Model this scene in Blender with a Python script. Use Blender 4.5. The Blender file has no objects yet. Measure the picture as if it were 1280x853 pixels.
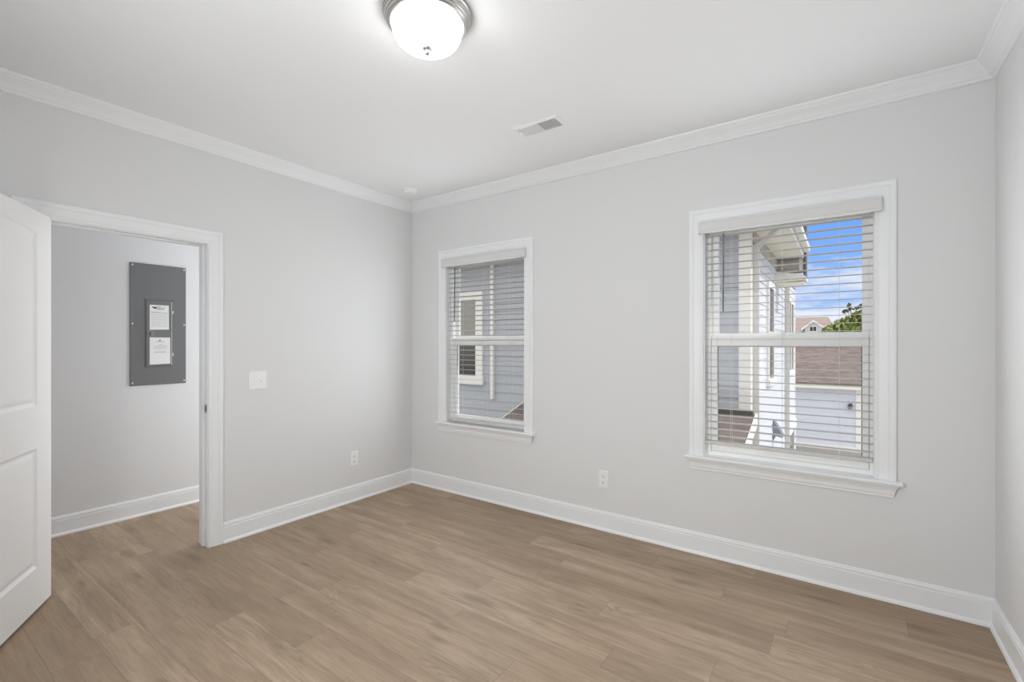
import bpy, bmesh, math, random
from mathutils import Vector, Matrix
random.seed(11)
S = bpy.context.scene
COL = S.collection
R = math.radians

# ------------------------------------------------------------------ camera
W, L, H = 4.085, 3.68, 2.743          # room: x to the right along the window wall, y=0 window wall, -y towards the camera
cd = bpy.data.cameras.new('camera'); cam = bpy.data.objects.new('camera', cd); COL.objects.link(cam)
cam.location = (3.485, -3.1976, 1.3754)
cam.rotation_euler = (R(90), 0, R(35.375))
cd.sensor_width = 36; cd.lens = 583.4 / 1280 * 36
cd.shift_y = 2.73 / 1280
cd.clip_start = .02; cd.clip_end = 400
S.camera = cam

# ------------------------------------------------------------------ light and exposure
LAMP_EMIT = 10.5
HALL_WATT = 25.5
DAY_WATT = 9.4           # daylight entering by each window on the window wall
REAR_WATT = 61.0          # added fill from an invented window behind the camera
SUN = 2.0
SKY = 1.0
S.view_settings.view_transform = 'Standard'
S.view_settings.look = 'None'
S.view_settings.exposure = 0.03
S.view_settings.gamma = 1.0
S.view_settings.use_curve_mapping = False
cy = S.cycles
cy.max_bounces = 14; cy.diffuse_bounces = 10; cy.glossy_bounces = 4; cy.transparent_max_bounces = 12
cy.sample_clamp_indirect = 6.0; cy.caustics_reflective = False; cy.caustics_refractive = False
cy.use_denoising = True
try: cy.denoiser = 'OPENIMAGEDENOISE'
except Exception: pass

def lin(c):
    return tuple(((v/255)/12.92 if v/255 <= .04045 else ((v/255+.055)/1.055)**2.4) for v in c)

class NT:
    """small node helper"""
    def __init__(s, tree): s.t = tree; s.n = tree.nodes; s.l = tree.links
    def add(s, typ, **kw):
        n = s.n.new(typ)
        for k, v in kw.items(): setattr(n, k, v)
        return n
    def put(s, sock, v):
        if isinstance(v, bpy.types.NodeSocket): s.l.new(v, sock)
        elif v is not None:
            sock.default_value = v
    def math(s, op, a, b=None, c=None):
        n = s.add('ShaderNodeMath', operation=op)
        for i, v in enumerate((a, b, c)): s.put(n.inputs[i], v)
        return n.outputs[0]
    def mix(s, f, a, b):
        n = s.add('ShaderNodeMix', data_type='RGBA')
        s.put(n.inputs[0], f); s.put(n.inputs[6], a if isinstance(a, bpy.types.NodeSocket) else (*a, 1)); s.put(n.inputs[7], b if isinstance(b, bpy.types.NodeSocket) else (*b, 1))
        return n.outputs[2]
    def noise(s, vec, scale, detail=3, rough=.5, dist=0):
        n = s.add('ShaderNodeTexNoise'); s.put(n.inputs['Vector'], vec)
        n.inputs['Scale'].default_value = scale; n.inputs['Detail'].default_value = detail
        n.inputs['Roughness'].default_value = rough; n.inputs['Distortion'].default_value = dist
        return n.outputs[0]
    def mapr(s, v, a, b, c, d):
        n = s.add('ShaderNodeMapRange'); n.clamp = True
        s.put(n.inputs[0], v)
        for i, q in enumerate((a, b, c, d)): n.inputs[i+1].default_value = q
        return n.outputs[0]
    def xyz(s, x, y, z):
        n = s.add('ShaderNodeCombineXYZ')
        for i, v in enumerate((x, y, z)): s.put(n.inputs[i], v)
        return n.outputs[0]

# world: blue sky, white cloud bank low over the horizon
wd = bpy.data.worlds.new('sky'); S.world = wd; wd.use_nodes = True
nt = NT(wd.node_tree); bg = nt.n['Background']
tc = nt.add('ShaderNodeTexCoord'); sp = nt.add('ShaderNodeSeparateXYZ'); nt.l.new(tc.outputs['Generated'], sp.inputs[0])
el = sp.outputs[2]
grad = nt.mix(nt.mapr(el, 0, .27, 0, 1), lin((176, 208, 252)), lin((92, 160, 250)))
vec = nt.xyz(sp.outputs[0], sp.outputs[1], nt.math('MULTIPLY', el, 3.2))
cl = nt.noise(vec, 5.2, 7, .58, .25)
band = nt.mapr(el, .11, .215, 0.16, -.10)
band2 = nt.mapr(el, .30, .75, 0, .12)
cf = nt.mapr(nt.math('ADD', nt.math('ADD', cl, band), band2), .53, .70, 0, 1)
sky = nt.mix(cf, grad, lin((236, 241, 252)))
sky = nt.mix(nt.mapr(el, .30, .55, 0, 1), sky, (1.45, 1.5, 1.6))      # unseen upper sky brightened as added fill for shaded outdoor walls
sky = nt.mix(nt.mapr(sp.outputs[1], .15, -.2, 0, 1), sky, (1.55, 1.53, 1.5))      # unseen sky behind the view whitened, added to light walls facing the windows
sky = nt.mix(nt.mapr(el, -.06, -.01, 1, 0), sky, lin((150, 148, 138)))
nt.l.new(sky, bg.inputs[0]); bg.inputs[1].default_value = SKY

sd = bpy.data.lights.new('sun', 'SUN'); sd.energy = SUN; sd.angle = R(.6); sd.color = (1, .96, .9)
sun = bpy.data.objects.new('sun', sd); COL.objects.link(sun)
sun.rotation_euler = Vector((.80, .16, .95)).to_track_quat('Z', 'Y').to_euler()
hd = bpy.data.lights.new('hall_fill', 'AREA'); hd.shape = 'RECTANGLE'; hd.size = .8; hd.size_y = 2.1; hd.energy = HALL_WATT; hd.color = (.96, .98, 1)
hl = bpy.data.objects.new('hall_fill', hd); COL.objects.link(hl); hl.location = (-.60, -.06, 1.35); hl.rotation_euler = (R(-90), 0, 0)   # added fill lamp at the hall's closed end, no real source there
def daylight(name, x, y, z, sx, sz, watt, rz, up):
    d = bpy.data.lights.new(name, 'AREA'); d.shape = 'RECTANGLE'; d.size = sx; d.size_y = sz; d.energy = watt; d.color = (.95, .98, 1)
    o = bpy.data.objects.new(name, d); COL.objects.link(o); o.location = (x, y, z); o.rotation_euler = (R(-90-up) if rz == 0 else R(90+up), 0, 0)
REARX = [(1.80, 2.682)]                      # invented window behind the camera, added to carry fill light
for xc in (.902, 3.185): daylight('window_daylight', xc, -.075, 1.40, .84, 1.42, DAY_WATT, 0, 3)
for a, b in REARX: daylight('window_daylight', (a+b)/2, -L-.30, 1.40, .86, 1.5, REAR_WATT, R(180), -2)  # added fill lamp outside the invented rear window

# ------------------------------------------------------------------ materials
def mat(name, col, rough=.5, metal=0, var=.0, scale=8, bump=0, bscale=200, spec=None, vec='Object'):
    m = bpy.data.materials.new(name); m.use_nodes = True
    n = NT(m.node_tree); b = n.n['Principled BSDF']
    b.inputs['Roughness'].default_value = rough; b.inputs['Metallic'].default_value = metal
    if spec is not None: b.inputs['Specular IOR Level'].default_value = spec
    t = n.add('ShaderNodeTexCoord')
    c2 = tuple(min(1, v*(1+var)) for v in col); c1 = tuple(v*(1-var) for v in col)
    f = n.noise(t.outputs[vec], scale, 3)
    n.l.new(n.mix(f, c1, c2), b.inputs['Base Color'])
    if bump:
        bn = n.add('ShaderNodeBump'); bn.inputs['Strength'].default_value = bump; bn.inputs['Distance'].default_value = .002
        n.l.new(n.noise(t.outputs[vec], bscale, 4), bn.inputs['Height']); n.l.new(bn.outputs[0], b.inputs['Normal'])
    return m
M = {}
M['wall'] = mat('wall_paint', (.735, .739, .744), .75, var=.01, scale=2, bump=.05, bscale=260, spec=.25)
M['ceil'] = mat('ceiling_paint', (.855, .865, .88), .9, var=.008, scale=2, bump=.06, bscale=200, spec=.1)
M['trim'] = mat('trim_paint', (.838, .85, .865), .38, var=.006, scale=3, spec=.4)
M['door'] = mat('door_paint', (.84, .84, .84), .42, var=.006, scale=3, spec=.4)
M['vinyl'] = mat('white_vinyl', (.93, .93, .915), .35, var=.01, spec=.4)
M['slat'] = mat('blind_white', (.62, .612, .59), .5, var=.01)
M['valance'] = mat('valance_white', (.69, .69, .69), .5, var=.008)
M['cord'] = mat('cord_white', (.75, .74, .71), .8, var=.03)
M['wand'] = mat('wand_acrylic', (.20, .205, .21), .25, var=.05)
M['plate'] = mat('plate_plastic', (.86, .86, .85), .3, var=.005)
M['slot'] = mat('dark_slot', (.10, .10, .10), .6, var=.1)
M['nickel'] = mat('brushed_nickel', (.52, .51, .49), .33, 1, var=.05, scale=30)
M['steel'] = mat('strike_steel', (.42, .41, .40), .35, 1, var=.1, scale=60)
M['vent'] = mat('vent_enamel', (.84, .84, .83), .45, var=.01)
M['duct'] = mat('duct_dark', (.07, .07, .075), .7, var=.1)
M['panel'] = mat('panel_grey', (.160, .162, .165), .5, var=.04, scale=5, bump=.08, bscale=300)
M['latch'] = mat('latch_grey', (.21, .21, .21), .45, var=.05)
M['paper'] = mat('paper', (.80, .80, .79), .8, var=.015)
M['ink'] = mat('ink_grey', (.42, .42, .43), .8, var=.1, scale=120)
M['inkd'] = mat('ink_dark', (.07, .07, .08), .8, var=.1)
M['hinge'] = mat('hinge_pin_white', (.7, .7, .7), .4, .3, var=.02)
# outside
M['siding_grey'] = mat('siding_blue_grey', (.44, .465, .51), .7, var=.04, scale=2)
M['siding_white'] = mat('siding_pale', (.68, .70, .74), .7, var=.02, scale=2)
M['siding_gar'] = mat('siding_lilac_white', (.64, .67, .755), .7, var=.02, scale=2)
M['xtrim'] = mat('outdoor_trim', (.83, .81, .78), .6, var=.02, scale=3)
M['soffit'] = mat('soffit_cream', (.86, .83, .72), .7, var=.03, scale=3)
M['taupe'] = mat('taupe_panel', (.46, .43, .40), .7, var=.08, scale=6)
M['spout'] = mat('downspout_putty', (.60, .585, .55), .5, var=.02)
M['gutter'] = mat('gutter_dark', (.10, .095, .085), .5, var=.1)
M['darkglass'] = mat('dark_window_glass', (.055, .055, .055), .12, var=.15, scale=3)
M['oliveglass'] = mat('olive_window_glass', (.26, .26, .215), .15, var=.1, scale=3)  # reflected blinds of the upper house pane put into this olive colour
M['darkmetal'] = mat('dark_metal', (.07, .075, .09), .45, .3, var=.1)
M['ventgrey'] = mat('vent_hood_grey', (.22, .24, .29), .5, var=.05)
M['concrete'] = mat('concrete', (.42, .40, .36), .9, var=.1, scale=4)
M['lawn'] = mat('pale_ground', (.40, .38, .34), .95, var=.2, scale=3, bump=.3, bscale=40)
M['leaf'] = mat('leaf_green', (.165, .225, .05), .7, var=.45, scale=1.2)
M['leaf2'] = mat('leaf_yellow_green', (.27, .30, .075), .7, var=.4, scale=1.2)
M['leaf3'] = mat('leaf_dark', (.12, .135, .06), .7, var=.4, scale=1.2)
M['bark'] = mat('bark', (.13, .10, .08), .9, var=.3, scale=12)

def glass_mat():
    m = bpy.data.materials.new('window_glass'); m.use_nodes = True; n = NT(m.node_tree)
    out = n.n['Material Output']; n.n.remove(n.n['Principled BSDF'])
    tr = n.add('ShaderNodeBsdfTransparent'); tr.inputs[0].default_value = (.985, .99, .99, 1)
    gl = n.add('ShaderNodeBsdfGlossy'); gl.inputs['Roughness'].default_value = .02
    lw = n.add('ShaderNodeLayerWeight'); lw.inputs[0].default_value = .12
    mx = n.add('ShaderNodeMixShader')
    n.l.new(n.mapr(lw.outputs[1], 0, 1, .003, .25), mx.inputs[0]); n.l.new(tr.outputs[0], mx.inputs[1]); n.l.new(gl.outputs[0], mx.inputs[2])
    n.l.new(mx.outputs[0], out.inputs[0]); return m
M['glass'] = glass_mat()

def lamp_mat():
    m = bpy.data.materials.new('lit_frosted_glass'); m.use_nodes = True; n = NT(m.node_tree)
    b = n.n['Principled BSDF']; b.inputs['Base Color'].default_value = (.9, .9, .88, 1); b.inputs['Roughness'].default_value = .3
    t = n.add('ShaderNodeTexCoord'); f = n.noise(t.outputs['Object'], 9, 3)
    b.inputs['Emission Color'].default_value = (1, .985, .965, 1)
    n.l.new(n.mapr(f, .3, .7, LAMP_EMIT*.95, LAMP_EMIT*1.05), b.inputs['Emission Strength'])
    return m
M['lamp'] = lamp_mat()

def floor_mat():
    m = bpy.data.materials.new('oak_planks'); m.use_nodes = True; n = NT(m.node_tree); b = n.n['Principled BSDF']
    g = n.add('ShaderNodeNewGeometry'); s = n.add('ShaderNodeSeparateXYZ'); n.l.new(g.outputs['Position'], s.inputs[0])
    pw, pl = .170, 1.22
    v = n.math('DIVIDE', n.math('ADD', s.outputs[1], 1.537 + pw*40), pw)
    row = n.math('FLOOR', v); fv = n.math('FRACT', v)
    wr = n.add('ShaderNodeTexWhiteNoise', noise_dimensions='1D'); n.l.new(row, wr.inputs['W'])
    u = n.math('ADD', n.math('DIVIDE', n.math('ADD', s.outputs[0], 20), pl), n.math('MULTIPLY', wr.outputs[0], 7.3))
    col_ = n.math('FLOOR', u); fu = n.math('FRACT', u)
    wn = n.add('ShaderNodeTexWhiteNoise', noise_dimensions='2D'); n.l.new(n.xyz(row, col_, 0), wn.inputs['Vector'])
    ws = n.add('ShaderNodeSeparateColor'); n.l.new(wn.outputs['Color'], ws.inputs[0])
    r1, r2, r3 = ws.outputs[0], ws.outputs[1], ws.outputs[2]
    ox = n.math('ADD', s.outputs[0], n.math('MULTIPLY', r1, 37)); oy = n.math('ADD', s.outputs[1], n.math('MULTIPLY', r2, 23))
    # long soft streaks, fine grain, cathedral figure, knots
    streak = n.noise(n.xyz(n.math('MULTIPLY', ox, .55), n.math('MULTIPLY', oy, 9), r3), 1.6, 4, .55, .5)
    grain = n.noise(n.xyz(n.math('MULTIPLY', ox, 5), n.math('MULTIPLY', oy, 95), r3), 1.4, 4, .6, .2)
    blot = n.noise(n.xyz(n.math('MULTIPLY', ox, 1.5), n.math('MULTIPLY', oy, 5), r3), 1.7, 3, .5, .3)
    cont = n.noise(n.xyz(n.math('MULTIPLY', ox, .75), n.math('MULTIPLY', oy, 5.5), r3), 1.25, 2, .45, .35)
    fig = n.math('SINE', n.math('MULTIPLY', n.math('ADD', cont, n.math('MULTIPLY', grain, .012)), 190))
    figm = n.mapr(n.noise(n.xyz(n.math('MULTIPLY', ox, 1.3), n.math('MULTIPLY', oy, 4), r2), 1.5, 2, .5), .54, .64, 0, 1)
    vor = n.add('ShaderNodeTexVoronoi', feature='F1'); vor.inputs['Scale'].default_value = 1.0
    n.l.new(n.xyz(n.math('MULTIPLY', ox, 1.5), n.math('MULTIPLY', oy, 5.6), 0), vor.inputs['Vector'])
    vs = n.add('ShaderNodeSeparateColor'); n.l.new(vor.outputs['Color'], vs.inputs[0])
    kd = n.math('ADD', vor.outputs['Distance'], n.math('MULTIPLY', n.math('SUBTRACT', grain, .5), .12))
    knot = n.math('MULTIPLY', n.mapr(kd, .04, .25, 1, 0), n.mapr(vs.outputs[0], .40, .50, 0, 1))
    base = n.mix(n.mapr(r1, 0, 1, 0, 1), (.350, .258, .177), (.450, .342, .243))
    base = n.mix(n.mapr(streak, .46, .70, 0, .68), base, (.270, .192, .132))
    base = n.mix(n.mapr(streak, .42, .25, 0, .45), base, (.545, .428, .315))
    base = n.mix(n.mapr(blot, .50, .72, 0, .42), base, (.250, .180, .128))
    base = n.mix(n.mapr(grain, .44, .70, 0, .45), base, (.225, .158, .108))
    base = n.mix(n.math('MULTIPLY', figm, n.mapr(fig, .0, .9, 0, .36)), base, (.21, .148, .10))
    base = n.mix(n.math('MULTIPLY', knot, .55), base, (.125, .083, .056))
    e = n.math('MINIMUM', fv, n.math('SUBTRACT', 1, fv)); e2 = n.math('MULTIPLY', n.math('MINIMUM', fu, n.math('SUBTRACT', 1, fu)), pl/pw)
    vo2 = n.add('ShaderNodeTexVoronoi', feature='F1'); vo2.inputs['Scale'].default_value = 1.0
    n.l.new(n.xyz(n.math('MULTIPLY', ox, 2.9), n.math('MULTIPLY', oy, 12.0), 3.0), vo2.inputs['Vector'])
    v2 = n.add('ShaderNodeSeparateColor'); n.l.new(vo2.outputs['Color'], v2.inputs[0])
    k2 = n.math('ADD', vo2.outputs['Distance'], n.math('MULTIPLY', n.math('SUBTRACT', blot, .5), .35))
    base = n.mix(n.math('MULTIPLY', n.math('MULTIPLY', n.mapr(k2, .05, .24, 1, 0), n.mapr(v2.outputs[1], .66, .72, 0, 1)), .46), base, (.13, .088, .06))
    seam = n.mapr(n.math('MINIMUM', e, e2), .003, .011, 1, 0)
    base = n.mix(n.math('MULTIPLY', seam, .45), base, (.11, .078, .052))
    n.l.new(base, b.inputs['Base Color'])
    n.l.new(n.mapr(grain, .3, .8, .46, .58), b.inputs['Roughness']); b.inputs['Specular IOR Level'].default_value = .30
    bn = n.add('ShaderNodeBump'); bn.inputs['Strength'].default_value = .10; bn.inputs['Distance'].default_value = .0015
    n.l.new(n.math('SUBTRACT', n.math('MULTIPLY', grain, -.5), seam), bn.inputs['Height']); n.l.new(bn.outputs[0], b.inputs['Normal'])
    return m
M['floor'] = floor_mat()

def shingle_mat(name, c1, c2, c3, sx=5, sz=9):
    m = bpy.data.materials.new(name); m.use_nodes = True; n = NT(m.node_tree); b = n.n['Principled BSDF']; b.inputs['Roughness'].default_value = .9
    t = n.add('ShaderNodeTexCoord'); s = n.add('ShaderNodeSeparateXYZ'); n.l.new(t.outputs['Object'], s.inputs[0])
    k = n.math('ADD', s.outputs[1], s.outputs[2])
    row = n.math('FLOOR', n.math('MULTIPLY', k, sz)); fr = n.math('FRACT', n.math('MULTIPLY', k, sz))
    w = n.add('ShaderNodeTexWhiteNoise', noise_dimensions='2D')
    n.l.new(n.xyz(n.math('FLOOR', n.math('ADD', n.math('MULTIPLY', s.outputs[0], sx), n.math('MULTIPLY', row, .37))), row, 0), w.inputs['Vector'])
    c = n.mix(w.outputs[0], c1, c2)
    c = n.mix(n.mapr(n.noise(t.outputs['Object'], 14, 4), .4, .7, 0, .6), c, c3)
    c = n.mix(n.mapr(fr, .0, .16, .5, 0), c, tuple(v*.35 for v in c1))
    n.l.new(c, b.inputs['Base Color']); return m
M['shingle'] = shingle_mat('roof_shingles', (.135, .105, .092), (.235, .185, .160), (.18, .155, .148))
M['shingle_far'] = shingle_mat('far_roof_shingles', (.30, .235, .21), (.36, .28, .25), (.33, .27, .25), 3, 5)

# ------------------------------------------------------------------ mesh helpers
def obj(name, bm, m, parent=None, smooth=False, bevel=0, recalc=True, loc=None):
    if recalc: bmesh.ops.recalc_face_normals(bm, faces=bm.faces)
    me = bpy.data.meshes.new(name); bm.to_mesh(me); bm.free()
    ms = m if isinstance(m, (list, tuple)) else [m]
    for q in ms: me.materials.append(q)
    if smooth:
        for p in me.polygons: p.use_smooth = True
    o = bpy.data.objects.new(name, me); COL.objects.link(o)
    if parent: o.parent = parent
    if loc is not None: o.location = loc
    if bevel:
        b = o.modifiers.new('bevel', 'BEVEL'); b.width = bevel; b.segments = 2; b.limit_method = 'ANGLE'; b.angle_limit = R(40)
    return o
def tag(o, label, cat, group=None, kind=None):
    o['label'] = label; o['category'] = cat
    if group: o['group'] = group
    if kind: o['kind'] = kind
    return o
def empty(name, loc=(0, 0, 0), rz=0, parent=None):
    o = bpy.data.objects.new(name, None); COL.objects.link(o); o.location = loc; o.rotation_euler = (0, 0, rz); o.empty_display_size = .1
    if parent: o.parent = parent
    return o
def new(): return bmesh.new()
def box(bm, x0, x1, y0, y1, z0, z1):
    vs = [bm.verts.new((x, y, z)) for x in (x0, x1) for y in (y0, y1) for z in (z0, z1)]
    for f in ((0, 1, 3, 2), (4, 6, 7, 5), (0, 4, 5, 1), (2, 3, 7, 6), (0, 2, 6, 4), (1, 5, 7, 3)): bm.faces.new([vs[i] for i in f])
    return vs
def boxes(*bs):
    bm = new()
    for b in bs: box(bm, *b)
    return bm
def prism(bm, poly, vec):
    """closed polygon (3-D points) pushed along vec"""
    a = [bm.verts.new(p) for p in poly]; vec = Vector(vec); b = [bm.verts.new(Vector(p)+vec) for p in poly]
    bm.faces.new(a); bm.faces.new(list(reversed(b)))
    for i in range(len(a)): j = (i+1) % len(a); bm.faces.new((a[j], a[i], b[i], b[j]))
def lathe(bm, prof, c=(0, 0, 0), n=64, axis='z'):
    rings = []
    for r, h in prof:
        ring = []
        for i in range(n):
            a = 2*math.pi*i/n; u, v = r*math.cos(a), r*math.sin(a)
            p = {'z': (u, v, h), 'y': (u, h, v), 'x': (h, u, v)}[axis]
            ring.append(bm.verts.new((c[0]+p[0], c[1]+p[1], c[2]+p[2])))
        rings.append(ring)
    for a, b in zip(rings, rings[1:]):
        for i in range(n): j = (i+1) % n; bm.faces.new((a[i], a[j], b[j], b[i]))
    bm.faces.new(rings[0]); bm.faces.new(rings[-1])
def tube(bm, p0, p1, r, n=8):
    p0, p1 = Vector(p0), Vector(p1); d = (p1-p0).normalized(); u = d.orthogonal().normalized(); w = d.cross(u)
    A = [bm.verts.new(p0+r*(math.cos(2*math.pi*i/n)*u+math.sin(2*math.pi*i/n)*w)) for i in range(n)]
    B = [bm.verts.new(p1+r*(math.cos(2*math.pi*i/n)*u+math.sin(2*math.pi*i/n)*w)) for i in range(n)]
    for i in range(n): j = (i+1) % n; bm.faces.new((A[i], A[j], B[j], B[i]))
    bm.faces.new(A); bm.faces.new(B)
def moulding(bm, A, B, nrm, prof, ma=1, mb=1):
    """run profile [(d from wall, z)] from A to B along a wall; ma / mb = mitre (1 inside corner, 0 square, -1 outside corner)"""
    A, B, nrm = Vector(A), Vector(B), Vector(nrm); t = (B-A).normalized()
    ra = [bm.verts.new(A+nrm*d+t*(d*ma)+Vector((0, 0, z))) for d, z in prof]
    rb = [bm.verts.new(B+nrm*d-t*(d*mb)+Vector((0, 0, z))) for d, z in prof]
    n = len(prof)
    for i in range(n): j = (i+1) % n; bm.faces.new((ra[i], ra[j], rb[j], rb[i]))
    bm.faces.new(ra); bm.faces.new(rb)
def frame3(bm, a0, a1, z0, z1, prof, place):
    """three-sided casing: profile (u outward, t thickness) up the side a0, over z1, down a1; place(a, z, t) -> point"""
    loops = []
    for k in range(4):
        lp = []
        for u, t in prof:
            a = a0-u if k < 2 else a1+u; z = z0 if k in (0, 3) else z1+u
            lp.append(bm.verts.new(place(a, z, t)))
        loops.append(lp)
    n = len(prof)
    for p, q in zip(loops, loops[1:]):
        for i in range(n): j = (i+1) % n; bm.faces.new((p[i], p[j], q[j], q[i]))
    bm.faces.new(loops[0]); bm.faces.new(loops[-1])

# ------------------------------------------------------------------ room shell
def struct(name, bm, m, label, cat, **k):
    o = obj(name, bm, m, **k); tag(o, label, cat, kind='structure'); return o
T = .125
HX = -1.09                                   # hall wall
D0, D1, DH = -2.642, -1.826, 2.040           # door opening in the left wall
WX = [(.461, 1.343), (2.744, 3.626)]         # window openings
WZ0, WZ1, BT = .622, 2.156, .17
struct('floor', boxes((HX-.1, W+.1, -L, .0, -.06, 0)), M['floor'], 'light brown oak plank floor running through room and hall', 'floor')
struct('ceiling', boxes((HX-.1, W+.1, -L-BT, BT, H, H+.1)), M['ceil'], 'flat white painted ceiling', 'ceiling')
x0 = HX-.1
bm = boxes((x0, WX[0][0], 0, BT, -.06, H), (WX[0][1], WX[1][0], 0, BT, -.06, H), (WX[1][1], W+.1, 0, BT, -.06, H))
for a, b in WX: box(bm, a, b, 0, BT, -.06, WZ0); box(bm, a, b, 0, BT, WZ1, H)
struct('wall_back', bm, M['wall'], 'light grey painted wall with the two windows', 'wall')
struct('wall_left', boxes((-T, 0, D1+.02, 0, 0, H), (-T, 0, -L, D0-.02, 0, H), (-T, 0, D0-.02, D1+.02, DH+.02, H)), M['wall'], 'light grey painted wall with the open doorway', 'wall')
struct('wall_right', boxes((W, W+.1, -L, 0, -.06, H)), M['wall'], 'light grey wall at the right edge of the photo', 'wall')
bm = boxes((HX-.1, REARX[0][0], -L-BT, -L, -.06, H), (REARX[0][1], W+.1, -L-BT, -L, -.06, H))
for a, b in REARX: box(bm, a, b, -L-BT, -L, -.06, WZ0); box(bm, a, b, -L-BT, -L, WZ1, H)
struct('wall_front', bm, M['wall'], 'light grey wall behind the camera', 'wall')
struct('wall_hall', boxes((HX-.1, HX, -L, 0, -.06, H)), M['wall'], 'light grey hall wall seen through the doorway, carrying the breaker panel', 'wall')

crown = [(0, -.088), (.006, -.088), (.013, -.084), (.016, -.078), (.016, -.074), (.021, -.071), (.025, -.064), (.033, -.052), (.044, -.040), (.055, -.030), (.063, -.022), (.066, -.016), (.070, -.015), (.075, -.010), (.077, -.004), (.077, 0), (0, 0)]
cp = [(d, H+z) for d, z in crown]
def cr(name, A, B, n, label):
    bm = new(); moulding(bm, A, B, n, cp); struct(name, bm, M['trim'], label, 'crown moulding')
cr('trim_1', (0, 0, 0), (W, 0, 0), (0, -1, 0), 'white crown moulding above the window wall')
cr('trim_2', (0, -L, 0), (0, 0, 0), (1, 0, 0), 'white crown moulding above the doorway wall')
cr('trim_3', (W, 0, 0), (W, -L, 0), (-1, 0, 0), 'white crown moulding above the right-hand wall')
cr('trim_4', (W, -L, 0), (0, -L, 0), (0, 1, 0), 'white crown moulding above the wall behind the camera')

bprof = [(0, 0), (.014, 0), (.014, .108), (.0115, .111), (.0115, .1145), (.0135, .118), (.0125, .126), (.008, .1285), (.0085, .133), (.0055, .138), (0, .138)]
sprof = [(.014, 0), (.026, 0), (.0255, .006), (.0225, .013), (.018, .018), (.014, .019)]
def base(name, A, B, n, ma, mb, label):
    bm = new(); moulding(bm, A, B, n, bprof, ma, mb); o = struct(name, bm, M['trim'], label, 'baseboard')
    bm = new(); moulding(bm, A, B, n, sprof, ma, mb); obj('shoe_moulding', bm, M['trim'], o)
base('baseboard_back', (0, 0, 0), (W, 0, 0), (0, -1, 0), 1, 1, 'white baseboard along the window wall')
base('baseboard_left', (0, -1.732, 0), (0, 0, 0), (1, 0, 0), 0, 1, 'white baseboard between the doorway and the far corner')
base('baseboard_right', (W, 0, 0), (W, -L, 0), (-1, 0, 0), 1, 1, 'white baseboard on the right-hand wall')
base('baseboard_hall', (HX, -L, 0), (HX, 0, 0), (1, 0, 0), 1, 1, 'white baseboard on the hall wall below the breaker panel')

# casing profile: u outward from the opening, t thickness
cas = [(0, 0), (0, .010), (.004, .0115), (.010, .0115), (.013, .0095), (.017, .012), (.030, .0135), (.048, .0155), (.056, .016), (.059, .014), (.063, .017), (.068, .0185), (.080, .0185), (.085, .017), (.089, .014), (.089, 0)]

# ------------------------------------------------------------------ doorway trim and the open door
bm = new(); frame3(bm, D0-.005, D1+.005, 0, DH+.005, cas, lambda a, z, t: (t, a, z))
o = struct('trim_5', bm, M['trim'], 'white moulded casing and jamb around the open doorway', 'door frame')
obj('jamb', boxes((-T-.002, .001, D1, D1+.02, 0, DH+.02), (-T-.002, .001, D0-.02, D0, 0, DH+.02), (-T-.002, .001, D0, D1, DH, DH+.02)), M['trim'], o)
obj('door_stop', boxes((-.080, -.042, D1-.011, D1, 0, DH), (-.080, -.042, D0, D0+.011, 0, DH), (-.080, -.042, D0+.011, D1-.011, DH-.011, DH)), M['trim'], o, bevel=.003)
bm = new(); frame3(bm, D0-.005, D1+.005, 0, DH+.005, cas, lambda a, z, t: (-T-t, a, z)); obj('hall_casing', bm, M['trim'], o)
bm = boxes((-.036, -.003, D1-.0022, D1, .905, .962))
sp_ = obj('strike_plate', bm, M['steel'], o, bevel=.001); sp_['label'] = 'small metal latch plate'
obj('strike_hole', boxes((-.027, -.012, D1-.0028, D1-.002, .918, .948)), M['slot'], sp_)

DW, DT, DB, DTOP = .806, .035, .016, 2.051
door = empty('door_1', (0, -2.584, 0), R(-30.5)); tag(door, 'white two-panel arch-top door standing open at the left edge', 'door', kind='structure')
def door_leaf():
    bm = new()
    xa, xb = .145, DW-.145
    def outline(off, arch, z0, z1, rise):
        a, b, c, d = xa+off, xb-off, z0+off, z1-off
        pts = [(a, c), (b, c), (b, d)]
        if arch:
            N = 24; half = (xb-xa)/2
            for i in range(1, N):
                t = 1-2*i/N; pts.append(((a+b)/2+t*(b-a)/2, d+rise*(1-t*t)))
        pts.append((a, d)); return pts
    panels = [(False, .229, .838, 0), (True, 1.055, 1.937, .022)]
    prof = [(0, 0), (.006, -.0045), (.016, -.0085), (.022, -.0085), (.038, -.0035), (.046, -.0025)]
    for side in (0, 1):
        y0 = 0 if side == 0 else -DT; sg = 1 if side == 0 else -1
        edges = []
        rect = [bm.verts.new((x, y0, z)) for x, z in ((0, DB), (DW, DB), (DW, DTOP), (0, DTOP))]
        edges += [bm.edges.new((rect[i], rect[(i+1) % 4])) for i in range(4)]
        for arch, z0, z1, rise in panels:
            prev = None
            for k, (off, dep) in enumerate(prof):
                lp = [bm.verts.new((x, y0+sg*dep, z)) for x, z in outline(off, arch, z0, z1, rise)]
                n = len(lp)
                if prev is None: edges += [bm.edges.new((lp[i], lp[(i+1) % n])) for i in range(n)]
                else:
                    for i in range(n): j = (i+1) % n; bm.faces.new((prev[i], prev[j], lp[j], lp[i]))
                prev = lp
            bm.faces.new(prev)
        bmesh.ops.triangle_fill(bm, use_beauty=True, edges=edges, normal=(0, sg, 0))
        if side == 0: r0 = rect
        else:
            for i in range(4): j = (i+1) % 4; bm.faces.new((r0[i], r0[j], rect[j], rect[i]))
    return bm
obj('leaf', door_leaf(), M['door'], door)
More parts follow.
